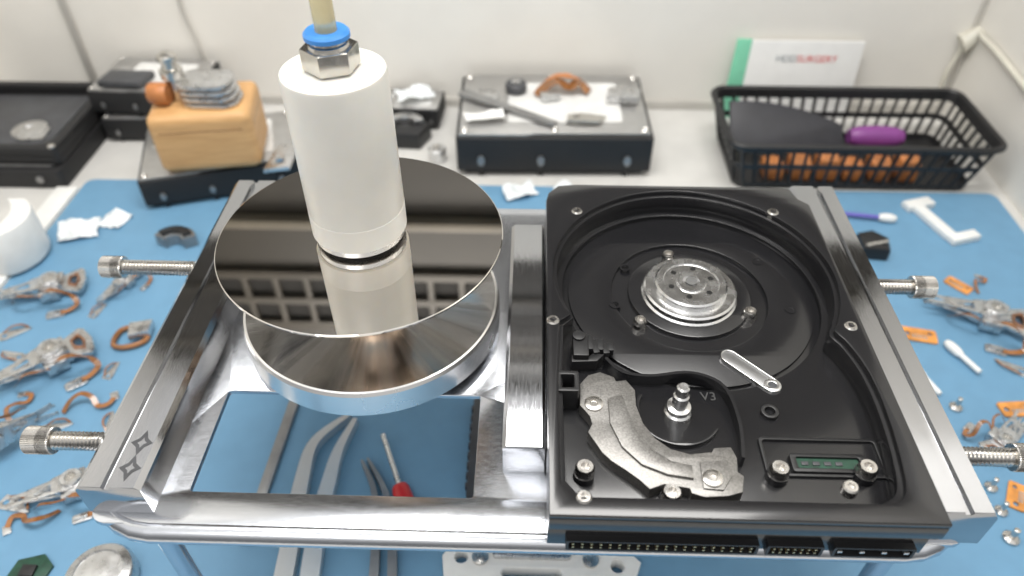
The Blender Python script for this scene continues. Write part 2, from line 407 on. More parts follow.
def screw_head(x, y, z, r=.23, h=.14, m='screw', parent=None):
    b = MB()
    b.lathe([(r*.45,z-.2),(r*1.05,z-.2),(r*1.05,z+h*.5),(r*.85,z+h),(r*.5,z+h),(r*.45,z+h*.3),(0,z+h*.3)], (x, y, 0), 24)
    obj('screw', b, m, parent or hd)
for px, py in ((577, 211), (773, 212), (553, 320), (851, 326), (851, 487), (584, 497)):
    q = P(px, py, ZT); screw_head(q.x, q.y, ZT-.05, .2, .1)
for px, py in ((668, 256), (640, 322), (750, 313)):
    q = P(px, py, ZF); screw_head(q.x, q.y, ZF, .22)
for px, py in ((585, 468), (672, 493), (780, 469), (868, 468)):
    q = P(px, py, 12.5)
    b = MB(); b.lathe([(0,ZF-.02),(.32,ZF-.02),(.3,12.3),(0,12.3)], (q.x, q.y, 0), 24); bo = obj('screw_boss', b, 'black', hd)
    screw_head(q.x, q.y, 12.4, .26, .2, parent=bo)
for px, py in ((625, 268), (757, 262), (790, 310), (615, 305)):
    q = P(px, py, ZF-.1); b = MB(); b.lathe([(.17,ZF-.12),(.2,ZF-.06),(.13,ZF-.06),(.1,ZF-.12)], (q.x, q.y, 0), 20); obj('floor_boss', b, 'black', hd)
b = MB()
b.prism([pill(slot_a, slot_c, .28), pill(slot_a, slot_c, .235)], ZF-.22, ZF+.06, .015)
b.prism([circ(slot_c, .26, 24), circ(slot_c, .13, 24)], ZF-.22, ZF+.065, .02)
ms = obj('machined_slot', b, 'alu', hd)
b = MB(); b.prism(pill(slot_a, slot_c, .24), ZF-.2, ZF+.012, .005); obj('slot_floor', b, 'grey', ms)
b = MB(); b.lathe([(0,ZF+.013),(.13,ZF+.013),(.12,ZF+.018),(0,ZF+.018)], (slot_c.x, slot_c.y, 0), 20); obj('slot_hole', b, 'dkgrey', ms)
b = MB(); q = P(770, 411, ZF+.1); b.prism([circ(q, .27, 24), circ(q, .15, 24)], ZF-.02, ZF+.12, .03); obj('small_boss', b, 'blackpl', hd)
b = MB(); b.lathe([(0,ZF-.02),(.42,ZF-.02),(.42,ZF+.14),(.36,ZF+.2),(.36,12.4),(.24,12.45),(.24,12.9),(.19,12.95),(.19,13.25),(.14,13.3),(0,13.3)], (pv.x, pv.y, 0), 32); obj('pivot_post', b, 'alu', hd)
mp_px = [(580,384),(588,375),(600,372),(614,377),(616,381),(626,380),(635,390),(636,405),(643,423),(655,438),(671,449),(690,454),(712,452),(714,448),(731,447),(737,458),(738,472),(744,476),(743,492),(728,496),(705,497),(692,493),(690,488),(664,484),(650,489),(640,480),(626,470),(612,461),(602,452),(598,446),(588,432),(592,424),(590,416),(580,405)]
MZ = 12.48
b = MB(); b.prism([tuple(P(x, y, MZ).xy) for x, y in mp_px], ZF-.02, MZ, .02)
mg = obj('magnet_plate', b, 'magnet', hd)
b = MB(); in_px = [(608,398),(622,394),(628,410),(636,430),(652,449),(672,461),(692,465),(694,478),(668,474),(642,464),(622,446),(610,422)]
b.prism([tuple(P(x, y, MZ+.1).xy) for x, y in in_px], MZ-.05, MZ+.1, .015); obj('magnet', b, 'magnet', mg)
b = MB(); b.prism([tuple(P(x, y, MZ+.06).xy) for x, y in ((700,462),(728,460),(732,476),(724,490),(704,488))], MZ-.05, MZ+.06, .015); obj('end_pad', b, 'magnet', mg)
for px, py, dz in ((594, 402, 0), (713, 478, .06)):
    q = P(px, py, MZ+.1); m0 = MZ+dz; b = MB(); b.lathe([(.09,m0),(.28,m0),(.28,m0+.06),(.24,m0+.08),(.12,m0+.08),(.1,m0+.03),(0,m0+.03)], (q.x, q.y, 0), 24); obj('plate_screw', b, 'screw', mg)
q0 = P(757, 437, 12.1); q1 = P(880, 474, 12.1)
xa, xb, ya, yb = q0.x, P(884, 437, 12.1).x-.3, P(800, 477, 12.1).y, q0.y
b = MB(); b.prism([rrect(xa, ya, xb, yb, .12), rrect(xa+.1, ya+.1, xb-.1, yb-.1, .1)], ZF-.02, ZF+.09, .02)
b.prism([rrect(xa+.75, ya+.12, xb-.55, ya+.75, .1), rrect(xa+.92, ya+.25, xb-.72, ya+.62, .06)], ZF-.02, ZF+.14, .02)
fc = obj('feedthrough_frame', b, 'blackpl', hd)
b = MB(); b.box(((xa+xb)/2+.1, ya+.435, ZF+.03), (xb-xa-1.66, .38, .06)); obj('green_board', b, 'green', fc, label='green circuit board strip')
b = MB()
for i in range(4): b.box((xa+1.15+i*.32, ya+.44, ZF+.07), (.2, .12, .04), bev=.015)
obj('contact_row', b, 'dkgrey', fc)
b = MB(); q = P(701, 400, ZF+.02); add_text(b, 'V3', .45, .012, Matrix.Translation((q.x, q.y, ZF+.014))); obj('moulded_lettering', b, 'faint', hd, label='small faint moulded V3 mark')
for (pa, pb, n, rows) in ((565, 757, 20, 2), (765, 822, 7, 2), (832, 915, 4, 1)):
    a = PY(pa, 543, YL).x; c = PY(pb, 543, YL).x
    b = MB(); b.prism([rrect(a, 11.02, c, 11.5, .04, 2), rrect(a+.08, 11.08, c-.08, 11.44, .03, 2)], 0, .25, 0, Matrix.Translation((0, YL+.05, 0)) @ Matrix.Rotation(pi/2, 4, 'X'))
    b.box(((a+c)/2, YL, 11.26), (c-a-.1, .06, .36))
    k = obj('port', b, 'blackpl', hd)
    if rows == 1:
        for i in range(n):
            b = MB(); b.box((a+.2+(c-a-.4)*i/(n-1), YL-.1, 11.25), (.14, .18, .1), bev=.02); obj('pin', b, 'silver', k)
    else:
        b = MB()
        for i in range(n):
            for r in range(rows):
                b.box((a+.2+(c-a-.4)*i/(n-1), YL-.1, 11.18+r*.16), (.06, .2, .05))
        obj('pin_row', b, 'gold', k)

# ------------------------------------------------------------ platter stand, platter, suction tool
QX, QY = -5.52, 19.1
st = thing('platter_stand', (QX, QY, PZ), 'turned steel platter stand, wide round disc on the left bay plate', 'stand')
b = MB(); b.lathe([(0,PZ),(2.7,PZ),(2.7,10.82),(0,10.82)], (QX, QY, 0), 64); obj('foot', b, 'alu', st)
b = MB(); b.lathe([(0,10.84),(4.40,10.84),(4.40,11.84),(0,11.84)], (QX, QY, 0), 128); ds = obj('disc', b, 'turned', st, ang=25)
b = MB(); b.lathe([(4.39,10.8),(4.5,10.8),(4.54,10.84),(4.54,11.74),(4.47,11.84),(4.41,11.87),(4.39,11.84)], (QX, QY, 0), 128, closed=True); obj('rim_band', b, 'rim', ds, ang=25)
b = MB(); b.lathe([(2.0,11.82),(1.6,11.9),(1.3,12.1),(1.14,12.45),(1.06,13.0),(1.06,13.8),(1.2,14.6),(0,14.6)], (QX, QY, 0), 64); obj('spindle_column', b, 'column', st)
b = MB(); b.lathe([(0,14.61),(4.66,14.61),(4.69,14.63),(4.69,14.68),(4.66,14.70),(0,14.70)], (QX, QY, 0), 160)
solo('disk_platter', b, 'mirror', (QX, QY, 14.61), 'mirror-finish hard disk platter on the turned steel stand', 'platter', ang=25)
su = thing('suction_tool', (QX, QY, 14.70), 'white cylindrical suction tool with hose fitting standing on mirror platter', 'suction tool')
b = MB(); b.lathe([(0,14.82),(1.36,14.82),(1.46,14.86),(1.46,15.05),(0,15.05)], (QX, QY, 0), 64); obj('base_ring', b, 'alu', su)
b = MB(); b.lathe([(0,14.70),(1.25,14.70),(1.3,14.74),(1.3,14.83),(0,14.83)], (QX, QY, 0), 48); obj('rubber_seal', b, 'blackpl', su)
b = MB(); b.lathe([(0,15.05),(1.48,15.05),(1.53,15.1),(1.53,15.9),(1.515,15.92),(1.515,15.95),(1.525,15.98),(1.51,20.4),(1.47,20.51),(1.37,20.55),(0,20.55)], (QX, QY, 0), 64); obj('barrel', b, 'whitepl', su)
b = MB(); hx = [(.80*cos(pi/3*i+.35), .80*sin(pi/3*i+.35)) for i in range(6)]
b.lathe([(0,20.55),(.62,20.55),(.62,20.65),(0,20.65)], (QX, QY, 0), 32)
b.prism([(QX+x, QY+y) for x, y in hx], 20.61, 21.22, .025)
b.lathe([(0,21.2),(.58,21.2),(.54,21.3),(.48,21.33),(.48,21.43),(0,21.43)], (QX, QY, 0), 32)
obj('hex_fitting', b, 'nickel', su, ang=20)
b = MB(); b.lathe([(.3,21.40),(.5,21.40),(.63,21.46),(.63,21.58),(.56,21.65),(.3,21.65)], (QX, QY, 0), 40, closed=True); obj('release_collar', b, 'blue', su, label='blue push-in collar')
b = MB(); b.tube([(QX, QY, 21.4), (QX, QY, 22), (QX-.03, QY+.05, 24), (QX-.2, QY+.5, 29), (QX-1.0, QY+2.5, 37)], .3, 20); obj('hose', b, 'hose', su, label='amber plastic hose')

# ------------------------------------------------------------ loose head stacks
def make_head_stack():
    r = thing('head_stack', (0,0,0), 'x', 'drive part', 'loose head stacks around the fixture')
    b = MB(); b.lathe([(.3,.06),(.62,.06),(.68,.12),(.68,1.28),(.62,1.35),(.34,1.35),(.3,1.2)], (0,0,0), 28, closed=True)
    b.prism([(-.8,-.7),(.4,-.7),(1.2,-.5),(1.2,.5),(.5,.75),(-.8,.7)], .2, 1.1, .04)
    b.prism(rrect(-.5,.6,.7,1.2,.1), .25, .95, .04)
    obj('pivot_body', b, 'silver', r)
    b = MB(); b.lathe([(0,1.2),(.3,1.2),(.3,1.3),(.16,1.3),(.12,1.22),(0,1.22)], (0,0,0), 20); obj('pivot_screw', b, 'screw', r)
    for z, a in ((.2, -9), (.5, 3), (.8, -4), (1.1, 12)):
        b = MB(); b.prism([rot2(p, a) for p in ([(.5,-.7),(1.5,-.48),(2.6,-.24),(2.8,-.14),(2.8,.14),(2.6,.24),(1.5,.48),(.5,.7)], [(1.2,-.32),(2.2,-.12),(2.2,.12),(1.2,.32)])], z-.04, z+.04, .008)
        b.prism(rot2([(2.5,-.2),(3.6,-.07),(3.85,-.1),(3.85,.1),(3.6,.07),(2.5,.2)], a), z-.02, z+.02)
        ar = obj('arm', b, 'silver', r)
        b = MB(); x, y = rot2([(3.75, 0)], a)[0]; b.box((x, y, z-.04), (.2,.16,.07), radians(a)); obj('slider', b, 'blackpl', ar)
    b = MB(); b.prism([[(-.5,-.7),(-1.0,-.92),(-1.75,-1.25),(-2.0,-1.0),(-2.15,0),(-2.0,1.0),(-1.75,1.25),(-1.0,.92),(-.5,.7)], [(-1.2,-.25),(-1.55,-.5),(-1.68,0),(-1.55,.5),(-1.2,.25)]], .45, .7, .03); obj('coil_frame', b, 'silver', r)
    b = MB(); b.prism([[(-1.05,-.4),(-1.62,-.75),(-1.8,0),(-1.62,.75),(-1.05,.4)], [(-1.19,-.25),(-1.53,-.5),(-1.66,0),(-1.53,.5),(-1.19,.25)]], .42, .8, .03); obj('coil', b, 'copper', r)
    b = MB(); b.ribbon([(.1,1.15,1.0),(-.1,1.7,1.6),(-.8,2.0,1.7),(-1.5,1.9,.9),(-1.7,2.3,.45),(-1.1,2.5,.22),(-.6,2.5,.2)], .36, .02)
    fl = obj('flex_cable', b, 'flex', r)
    b = MB(); b.ribbon([(.5,1.15,.7),(1.0,1.6,1.3),(1.7,1.5,1.4),(2.2,1.2,.8),(2.4,.8,.3)], .2, .02); obj('flex_cable', b, 'flex', r)
    b = MB(); b.prism(rrect(-.9,2.2,.3,2.85,.15), .06, .16, .03); b.box((-.25,2.5,.24), (.8,.3,.16), bev=.03); obj('connector', b, 'silver', fl)
    return r
hs0 = make_head_stack()
first = [True]
def head_stack(px, py, rz, label, z=.06, sc=1, rx=0):
    o = hs0 if first[0] else copy_tree(hs0)
    first[0] = False
    o.location = P(px, py, z)+Vector((0, 0, 1.32*sc if rx else 0)); o.rotation_euler = (radians(rx), 0, radians(rz)); o.scale = (sc,)*3
    o['label'] = label; return o
head_stack(56, 292, 200, 'head stack lying farthest back of the left-hand parts, below the white wrappers', sc=.86)
head_stack(58, 362, 222, 'head stack with brown flex at middle left, above the front left clamp screw', sc=.92)
head_stack(0, 446, 40, 'head stack cut by the left frame edge beside the front clamp screw', sc=.75, rx=80)
head_stack(78, 488, 205, 'head stack partly under the front left clamp screw', sc=.7)
head_stack(126, 284, 250, 'head stack lying beneath the rear left clamp screw', sc=.52)
head_stack(988, 322, 158, 'head stack on the right of the mat, below the rear right clamp screw', sc=.92)
head_stack(1000, 446, 40, 'head stack behind the front right clamp screw', sc=.58)

def make_flexpiece():
    r = thing('flex_connector', (0,0,0), 'x', 'drive part', 'orange flex connector scraps')
    b = MB(); b.prism([rrect(-.95,-.5,.95,.5,.15), circ((-.6,0),.15,14), circ((.6,.15),.12,14)], .02, .14, .02); obj('board', b, 'orange', r)
    b = MB()
    for i in range(7): b.box((-.36+i*.12, -.2, .15), (.06,.3,.04))
    obj('contact_row', b, 'silver', r)
    return r
fp0 = make_flexpiece(); firstf = [True]
def flexpiece(px, py, rz, label, sc=1):
    o = fp0 if firstf[0] else copy_tree(fp0); firstf[0] = False
    o.location = P(px, py, .06); o.rotation_euler = (0,0,radians(rz)); o.scale = (sc,)*3; o['label'] = label
flexpiece(918, 336, -12, 'orange flex connector nearest the right rail of the fixture')
flexpiece(958, 286, -50, 'small orange flex connector just right of the rear clamp screw head', .8)
flexpiece(1016, 410, 5, 'orange flex connector at the right frame edge above the front clamp screw', .9)
flexpiece(1016, 497, 60, 'orange flex connector at right frame edge below the front clamp screw', .8)

r = thing('suspension_arm', (0,0,0), 'thin silver suspension arm scrap among the loose parts', 'drive part', 'loose suspension arm scraps')
b = MB(); b.prism([[(-.9,-.4),(-.5,-.45),(1.0,-.12),(1.2,0),(1.0,.12),(-.5,.45),(-.9,.4)], circ((-.55,0),.18,14)], .02, .1, .015); obj('plate', b, 'silver', r)
b = MB(); b.ribbon([(-.6,.3,.12),(0,.5,.3),(.6,.45,.25),(1.0,.1,.14)], .14, .03); obj('flex_tail', b, 'flex', r)
for i, (px, py, rz, sc) in enumerate(((14, 334, 30, .8), (112, 424, 110, .7), (14, 506, -20, .8), (98, 312, 70, .6), (1012, 368, 140, .8), (956, 306, 20, .5), (958, 466, 200, .5), (14, 356, 160, .7), (56, 428, 20, .7), (112, 372, 80, .6))):
    o = r if i == 0 else copy_tree(r)
    o.location = P(px, py, .06); o.rotation_euler = (0,0,radians(rz)); o.scale = (sc,)*3
r = thing('flex_ribbon', (0,0,0), 'curled copper-brown flex ribbon scrap among the loose parts', 'drive part', 'curled flex ribbon scraps')
b = MB(); b.ribbon([(-1.4,-.2,.1),(-.9,.3,.5),(-.2,.5,.75),(.4,.2,.5),(.7,-.4,.25),(1.3,-.5,.3),(1.6,.1,.12)], .34, .025); obj('film', b, 'flex', r)
b = MB(); b.box((1.6,.25,.08), (.5,.7,.1), .2, .03); obj('stiffener', b, 'silver', r)
for i, (px, py, rz, sc) in enumerate(((88, 406, 20, .8), (20, 412, 100, .7), (36, 520, 200, .7), (978, 286, 60, .55))):
    o = r if i == 0 else copy_tree(r)
    o.location = P(px, py, .06); o.rotation_euler = (0,0,radians(rz)); o.scale = (sc,)*3

o_ = P(130, 340); t = thing('voice_coil', o_, 'reddish copper coil with silver tab left of the fixture rail', 'drive part')
b = MB(); pts = [(o_.x+.9*cos(a)+.15*cos(2*a), o_.y+.75*sin(a), .26) for a in [2*pi*i/30 for i in range(30)]]
b.tube([Vector(p) for p in pts], .15, 10, closed=True, raw=True); obj('winding', b, 'flex', t)
b = MB(); b.prism([(o_.x+.2,o_.y-.3),(o_.x+1.2,o_.y+.1),(o_.x+1.1,o_.y+1.0),(o_.x-.1,o_.y+.7)], .3, .75, .05); obj('tab', b, 'silver', t)
o_ = P(176, 250); t = thing('magnet_block', o_, 'dark curved magnet block beside the rear left clamp screw', 'drive part')
b = MB(); arc = circ(o_, 1.4, 16, 20, 160)+circ((o_.x, o_.y-.1), .6, 12, 160, 20); b.prism(arc, .06, .9, .06); obj('yoke', b, 'grey', t)
b = MB(); b.prism(circ(o_, 1.2, 16, 30, 150)+circ((o_.x, o_.y-.1), .75, 12, 150, 30), .88, 1.1, .03); obj('magnet', b, 'blackpl', t)
for i, (px, py, lb) in enumerate(((80, 232, 'larger crumpled white wrapper on the mat near the left edge'), (118, 221, 'small crumpled white wrapper right of the larger one'))):
    q = P(px, py); b = MB(); b.sheet(q, 2.6-i*1.0, 2.0-i*.5, 12, .35, .9, .3+i, .25)
    solo('plastic_wrapper', b, 'film', q, lb, 'wrapper', 'white wrappers', ang=20)
for px, py, s, lb in ((955, 408, .2, 'tiny metal screw on the mat right of the fixture, nearest the rail'), (1000, 512, .18, 'tiny metal screw near the lower right frame edge'), (990, 488, .18, 'tiny metal screw below the front right clamp screw'), (1010, 539, .22, 'tiny metal washer-headed screw in the lower right corner')):
    q = P(px, py); t = thing('small_screw', q, lb, 'screw', 'loose tiny screws')
    b = MB(); b.lathe([(0,.08),(s*1.6,.08),(s*1.6,.2),(s,.3),(s*.5,.3),(s*.4,.2),(0,.2)], q-Vector((0,0,.06)), 16); obj('head', b, 'screw', t)
    b = MB(); b.lathe([(0,.28),(s*.6,.28),(s*.6,.8),(0,.85)], q-Vector((0,0,.06)), 12); obj('shank', b, 'screw', t)

def stick(p0, p1, name, label, cat, m, hm, hr=.28, group=None):
    z = .08+hr; a = P(*p0, z); c = P(*p1, z); t = thing(name, (a.x, a.y, .06), label, cat, group)
    b = MB(); b.tube([a, c], .14, 10); obj('shaft', b, m, t)
    d = (c-a).normalized(); b = MB(); b.tube([a+d*x for x in (-.5,-.3,0,.4,.6)], lambda u: hr*(.35+.65*sin(pi*min(1,max(0,.1+u*.8)))), 12); obj('tip', b, hm, t)
stick((953, 348), (980, 372), 'nylon_bolt', 'short white nylon bolt below the right-hand head stack', 'bolt', 'white', 'white', .26, 'white nylon bolts')
stick((918, 370), (940, 394), 'nylon_bolt', 'white nylon bolt lying close to the right rail', 'bolt', 'white', 'white', .2, 'white nylon bolts')
stick((888, 218), (838, 213), 'cleaning_swab', 'violet cleaning swab in front of the black basket', 'swab', 'violet', 'white', .3)
A = P(914, 209); B = P(952, 242); d = (B-A).normalized(); nrm = Vector((-d.y, d.x, 0))
def L(u, v): return tuple((A+d*u+nrm*v).xy)
ln = (B-A).length
b = MB(); b.prism([L(-.5,-.7), L(.3,-.7), L(.3,-.35), L(ln-.3,-.35), L(ln-.3,-.3), L(ln+.4,-.3), L(ln+.4,1.7), L(ln-.3,1.7), L(ln-.3,.35), L(.3,.35), L(.3,1.3), L(-.5,1.3)], .06, .55, .08)
solo('plastic_bracket', b, 'white', (A.x, A.y, .06), 'white plastic bracket tool on the mat in front of the basket', 'bracket')
q = P(870, 252); t = thing('drive_latch', q, 'small black plastic drive part with metal rod by the right rail', 'drive part')
b = MB(); b.prism([(q.x-.9,q.y-.7),(q.x+.7,q.y-.9),(q.x+1.0,q.y+.3),(q.x+.2,q.y+1.1),(q.x-.8,q.y+.8)], .06, 1.0, .12); obj('body', b, 'blackpl', t)
b = MB(); b.tube([(q.x-.7,q.y-.5,1.0),(q.x+.7,q.y-.2,1.1)], .12, 8); obj('rod', b, 'screw', t)

# ------------------------------------------------------------ things under the fixture
def two_arm(name, arms, m, label, cat, wid, z=.35):
    p = P(*arms[0][0], .06); t = thing(name, p, label, cat)
    for arm in arms:
        b = MB(); b.ribbon([P(x, y, z) for x, y in arm], lambda u: wid*(1-.75*u*u), .5 if m == 'toolsteel' else .4); obj('arm', b, m, t)
    e = [P(*a[0], z) for a in arms]
    b = MB(); b.box(((e[0]+e[1])/2)+Vector((0,-.1,0)), ((e[1]-e[0]).length+wid, 1.0, .55), bev=.1); obj('joint', b, m, t)
two_arm('tweezers', [[(278,610),(292,540),(303,480),(316,443),(351,416)], [(306,610),(318,530),(330,482),(339,452),(356,421)]], 'toolsteel', 'silver curved tweezers on the mat seen through the plate window', 'tweezers', .8)
two_arm('forceps', [[(372,610),(376,540),(374,492),(362,462)], [(392,610),(392,540),(386,495),(368,460)]], 'grey', 'dark grey fine forceps beside the red screwdriver under the plate', 'forceps', .4)
a = P(383, 435, .5); c = P(400, 487, .5); d = (c-a).normalized()
t = thing('screwdriver', (c.x, c.y, .06), 'thin screwdriver with red handle seen through the plate window', 'screwdriver')
b = MB(); b.tube([a, c+d*.3], .13, 10); obj('shaft', b, 'silver', t)
b = MB(); b.tube([c+d*k for k in (0,.3,.8,1.4,2.0,2.3,2.5)], lambda u: .3+.14*sin(pi*min(1,.15+u)), 14); obj('handle', b, 'red', t)
a = P(299, 392); c = P(246, 546)
b = MB(); b.prism([(a.x-.25,a.y),(a.x+.25,a.y),(c.x+.25,c.y),(c.x-.25,c.y)], .06, .35, .05)
solo('steel_strip', b, 'grey', ((a.x+c.x)/2, (a.y+c.y)/2, .06), 'narrow grey strip left of the tweezers under the plate window', 'strip')
q = P(489, 450); t = thing('terminal_block', q, 'dark grey ribbed block at the right of the plate window', 'connector')
b = MB(); b.box((q.x, q.y, .3), (1.8, 5.6, .48), bev=.1); obj('housing', b, 'dkgrey', t)
b = MB()
for i in range(9): b.box((q.x-.92, q.y-2.2+i*.55, .32), (.12, .25, .36), bev=.02)
obj('rib_row', b, 'dkgrey', t)
q = P(535, 570); t = thing('silver_bracket', q, 'silver cast metal frame on the mat below the fixture front', 'drive part')
b = MB(); x, y = q.x, q.y
b.prism([[(x-3.6,y-1.8),(x-2.6,y-2.1),(x+2.6,y-2.1),(x+3.8,y-1.4),(x+4.4,y+.1),(x+3.6,y+.9),(x+2.5,y+.5),(x+1.2,y+1.1),(x-1.4,y+1.1),(x-2.4,y+.7),(x-3.3,y+1.1),(x-3.9,y+.2)], pill((x-1.2,y-.5),(x+.9,y-.5),.2), circ((x-3.1,y+.15),.28,14), circ((x+3.4,y-.1),.28,14)], .06, .8, .08); obj('frame', b, 'white', t)
b = MB(); b.prism(rrect(x-1.8, y+.05, x+1.5, y+.8, .2), .78, 1.05, .05); obj('raised_bar', b, 'silver', t)
for k in (-2.3, 2.3):
    b = MB(); b.lathe([(0,.7),(.35,.7),(.35,.95),(.2,1.0),(0,1.0)], (x+k, y+.1, 0), 20); obj('rivet', b, 'screw', t)
q = P(105, 582); b = MB(); b.lathe([(0,.06),(1.3,.06),(1.4,.15),(1.4,.7),(1.3,.85),(1.0,.95),(.95,.88),(.4,.92),(0,.95)], q-Vector((0,0,.06)), 48)
solo('steel_puck', b, 'silver', q, 'round solid silver steel puck in the lower left corner', 'puck')
q = P(30, 573); t = thing('circuit_scrap', q, 'green circuit board scrap at the bottom left corner', 'circuit board')
b = MB(); b.prism([(q.x-.9,q.y-.7),(q.x+.7,q.y-.8),(q.x+.9,q.y+.3),(q.x+.3,q.y+.8),(q.x-.7,q.y+.5)], .06, .2, .02); obj('board', b, 'green', t)
b = MB(); b.box((q.x, q.y, .26), (.6,.5,.16), bev=.03); obj('chip', b, 'blackpl', t)

# ------------------------------------------------------------ background: drives
def make_drive():
    r = thing('closed_hard_drive', (0,0,0), 'x', 'hard drive', 'closed hard drives at the back')
    b = MB(); b.prism(rrect(-7.35,-5.08,7.35,5.08,.2), .35, 2.2, .04)
    b.box((0,0,.25), (13.6, 9.2, .4))
    obj('casting', b, 'matblack', r)
    b = MB(); b.prism([(-7.1,-4.8),(-2,-4.8),(-1.6,-4.6),(7.1,-4.6),(7.1,4.7),(4,4.9),(-7.1,4.9)], 2.18, 2.35, .03); cv = obj('lid', b, 'label', r)
    b = MB(); b.prism(rrect(-3.5,-3.0,5.2,3.4,.3), 2.34, 2.38); obj('sticker', b, 'sticker', cv)
    b = MB(); b.prism(circ((-5.3,1.2),1.1,30), 2.34, 2.42, .03); obj('pivot_cap', b, 'silver', cv)
    for x, y in ((-6.7,-4.4),(0,-4.2),(6.7,-4.2),(-6.7,4.4),(0,4.5),(6.7,4.3)):
        b = MB(); b.lathe([(.1,2.3),(.3,2.3),(.3,2.42),(.22,2.46),(.1,2.4),(0,2.4)], (x,y,0), 16); obj('screw', b, 'screw', r)
    for x in (-5.5, -1.0, 5.5):
        b = MB(); b.lathe([(0,0),(.28,0),(.28,.2),(.15,.25),(0,.25)], (x,-5.11,1.0), 14, Matrix.Rotation(pi/2,4,'X')); obj('side_screw', b, 'grey', r)
        b = MB(); b.cyl((x,-4.7,0), .25, 0, .4, 14); obj('foot', b, 'blackpl', r)
    return r
TOPZ = 2.46
dr0 = make_drive()
dc = P(552, 180, .02); CZS = 1.4
dr0.location = (dc.x, dc.y+5.0, .0); dr0.rotation_euler = (0,0,radians(1.2)); dr0.scale = (.93, .90, CZS); dr0['label'] = 'closed hard drive at back centre with loose parts on its lid'
SD = .70
d1 = copy_tree(dr0); p = P(148, 211); d1.location = (p.x+5.55*SD, p.y+7.0*SD, .06); d1.rotation_euler = (0,0,radians(17)); d1.scale = (SD, SD, 1.0); d1['label'] = 'closed hard drive under the pale wooden block'
d2 = copy_tree(dr0); d2.location = (-27.9, YB-3.5, 0); d2.rotation_euler = (0,0,radians(1)); d2.scale = (.56, .56, .85); d2['label'] = 'lower of two stacked hard drives behind the wooden block'
d3 = copy_tree(dr0); d3.location = (-28.3, YB-3.5, TOPZ*.85+.01); d3.rotation_euler = (0,0,radians(-3)); d3.scale = (.54, .54, .85); d3['label'] = 'upper of two stacked hard drives behind the wooden block'
q = P(416, 112, 0)
d4 = copy_tree(dr0); d4.location = (q.x, YB-2.3, 0); d4.rotation_euler = (0,0,radians(-4)); d4.scale = (.31, .31, .75); d4['label'] = 'smallest closed hard drive at the back wall, left of the centre drive'
ok_ = P(36, 150, 0); bz = 1.5
x, y = -37.4, ok_.y+.1
t = thing('dark_drive_base', (x, y, 0), 'lower matt black drive base in the stack at the far back left corner', 'hard drive', 'dark drive bases at far left')
b = MB(); b.prism(rrect(x-4.9,y-5.0,x+5.1,y+4.9,.4), 0, 1.4, .08); obj('casting', b, 'matblack', t)
for k in (-3.6, 0, 3.6):
    b = MB(); b.lathe([(0,0),(.26,0),(.26,.18),(.15,.22),(0,.22)], (x+k, y-4.98, .8), 14, Matrix.Rotation(pi/2,4,'X')); obj('side_screw', b, 'grey', t)
b = MB(); b.prism(rrect(x-4.4,y-4.4,x+4.5,y+4.3,.5), 1.38, 1.5, .03); obj('lid', b, 'grey', t)
y += .5
t = thing('dark_drive_base', (x, y, bz), 'upper open dark drive base with silver hub at the far back left corner', 'hard drive', 'dark drive bases at far left')
b = MB(); b.prism(rrect(x-5.2,y-4.8,x+5.0,y+4.8,.4), bz, bz+.6, .06)
b.prism([rrect(x-5.2,y-4.8,x+5.0,y+4.8,.4), rrect(x-4.6,y-4.2,x+4.4,y+4.2,1.2)], bz+.58, bz+1.3, .06); obj('casting', b, 'matblack', t)
b = MB(); b.prism([(x-4.0,y-1.2),(x-1.5,y-3.6),(x+3.7,y-3.4),(x+3.7,y+3.5),(x-3.8,y+3.5)], bz+.58, bz+.8, .06); obj('inner_plate', b, 'dkgrey', t)
q = P(30, 130, bz+.9); b = MB(); b.lathe([(0,.76),(1.2,.76),(1.2,1.0),(.9,1.1),(.4,1.1),(.36,1.02),(0,1.02)], (q.x, q.y, bz), 32); obj('hub', b, 'silver', t)
b = MB(); b.prism([(x+1.4,y-3.2),(x+3.2,y-3.0),(x+3.0,y-1.4),(x+1.8,y-1.8)], bz+.78, bz+.98, .04); obj('magnet_plate', b, 'silver', t)
for ux, uy in ((-4.9,-4.5),(4.7,-4.5),(4.7,4.5),(0,-4.5)):
    b = MB(); b.lathe([(0,1.28),(.24,1.28),(.24,1.38),(.15,1.43),(0,1.38)], (x+ux, y+uy, bz), 16); obj('screw', b, 'screw', t)

wz = .06+TOPZ*1.0+.01
wp = P(208, 171, wz); wrz = radians(9)
wt = thing('wooden_block', (wp.x, wp.y+2.3, wz), 'pale rounded wooden block on a hard drive at back left', 'block')
b = MB(); b.box((wp.x, wp.y+2.3, wz+2.05), (6.4, 4.8, 4.1), wrz, .7, seg=5)
obj('block', b, 'wood', wt, ang=50)
b = MB(); b.prism(rot2(rrect(-3.21, -2.41, 3.21, 2.41, .7), 9), wz+2.95, wz+3.0, 0, Matrix.Translation((wp.x, wp.y+2.3, 0))); obj('lid_seam', b, 'flex', wt)
gz = wz+4.11; g = Vector((wp.x+.1, wp.y+2.0, gz))
gt = thing('suction_block', g, 'grey finned metal block with hose fitting on top of the wooden block', 'tool')
b = MB()
for i in range(4): b.prism(rrect(g.x-1.0-.05*i, g.y-1.3, g.x+2.6-.1*i, g.y+1.2, .9), gz+.02+i*.42, gz+.3+i*.42, .1)
b.prism(rrect(g.x-.8, g.y-1.0, g.x+1.9, g.y+.9, .4), gz, gz+1.4); obj('fin_body', b, 'silver', gt)
b = MB(); fx_, fy_ = g.x-1.5, g.y+.2
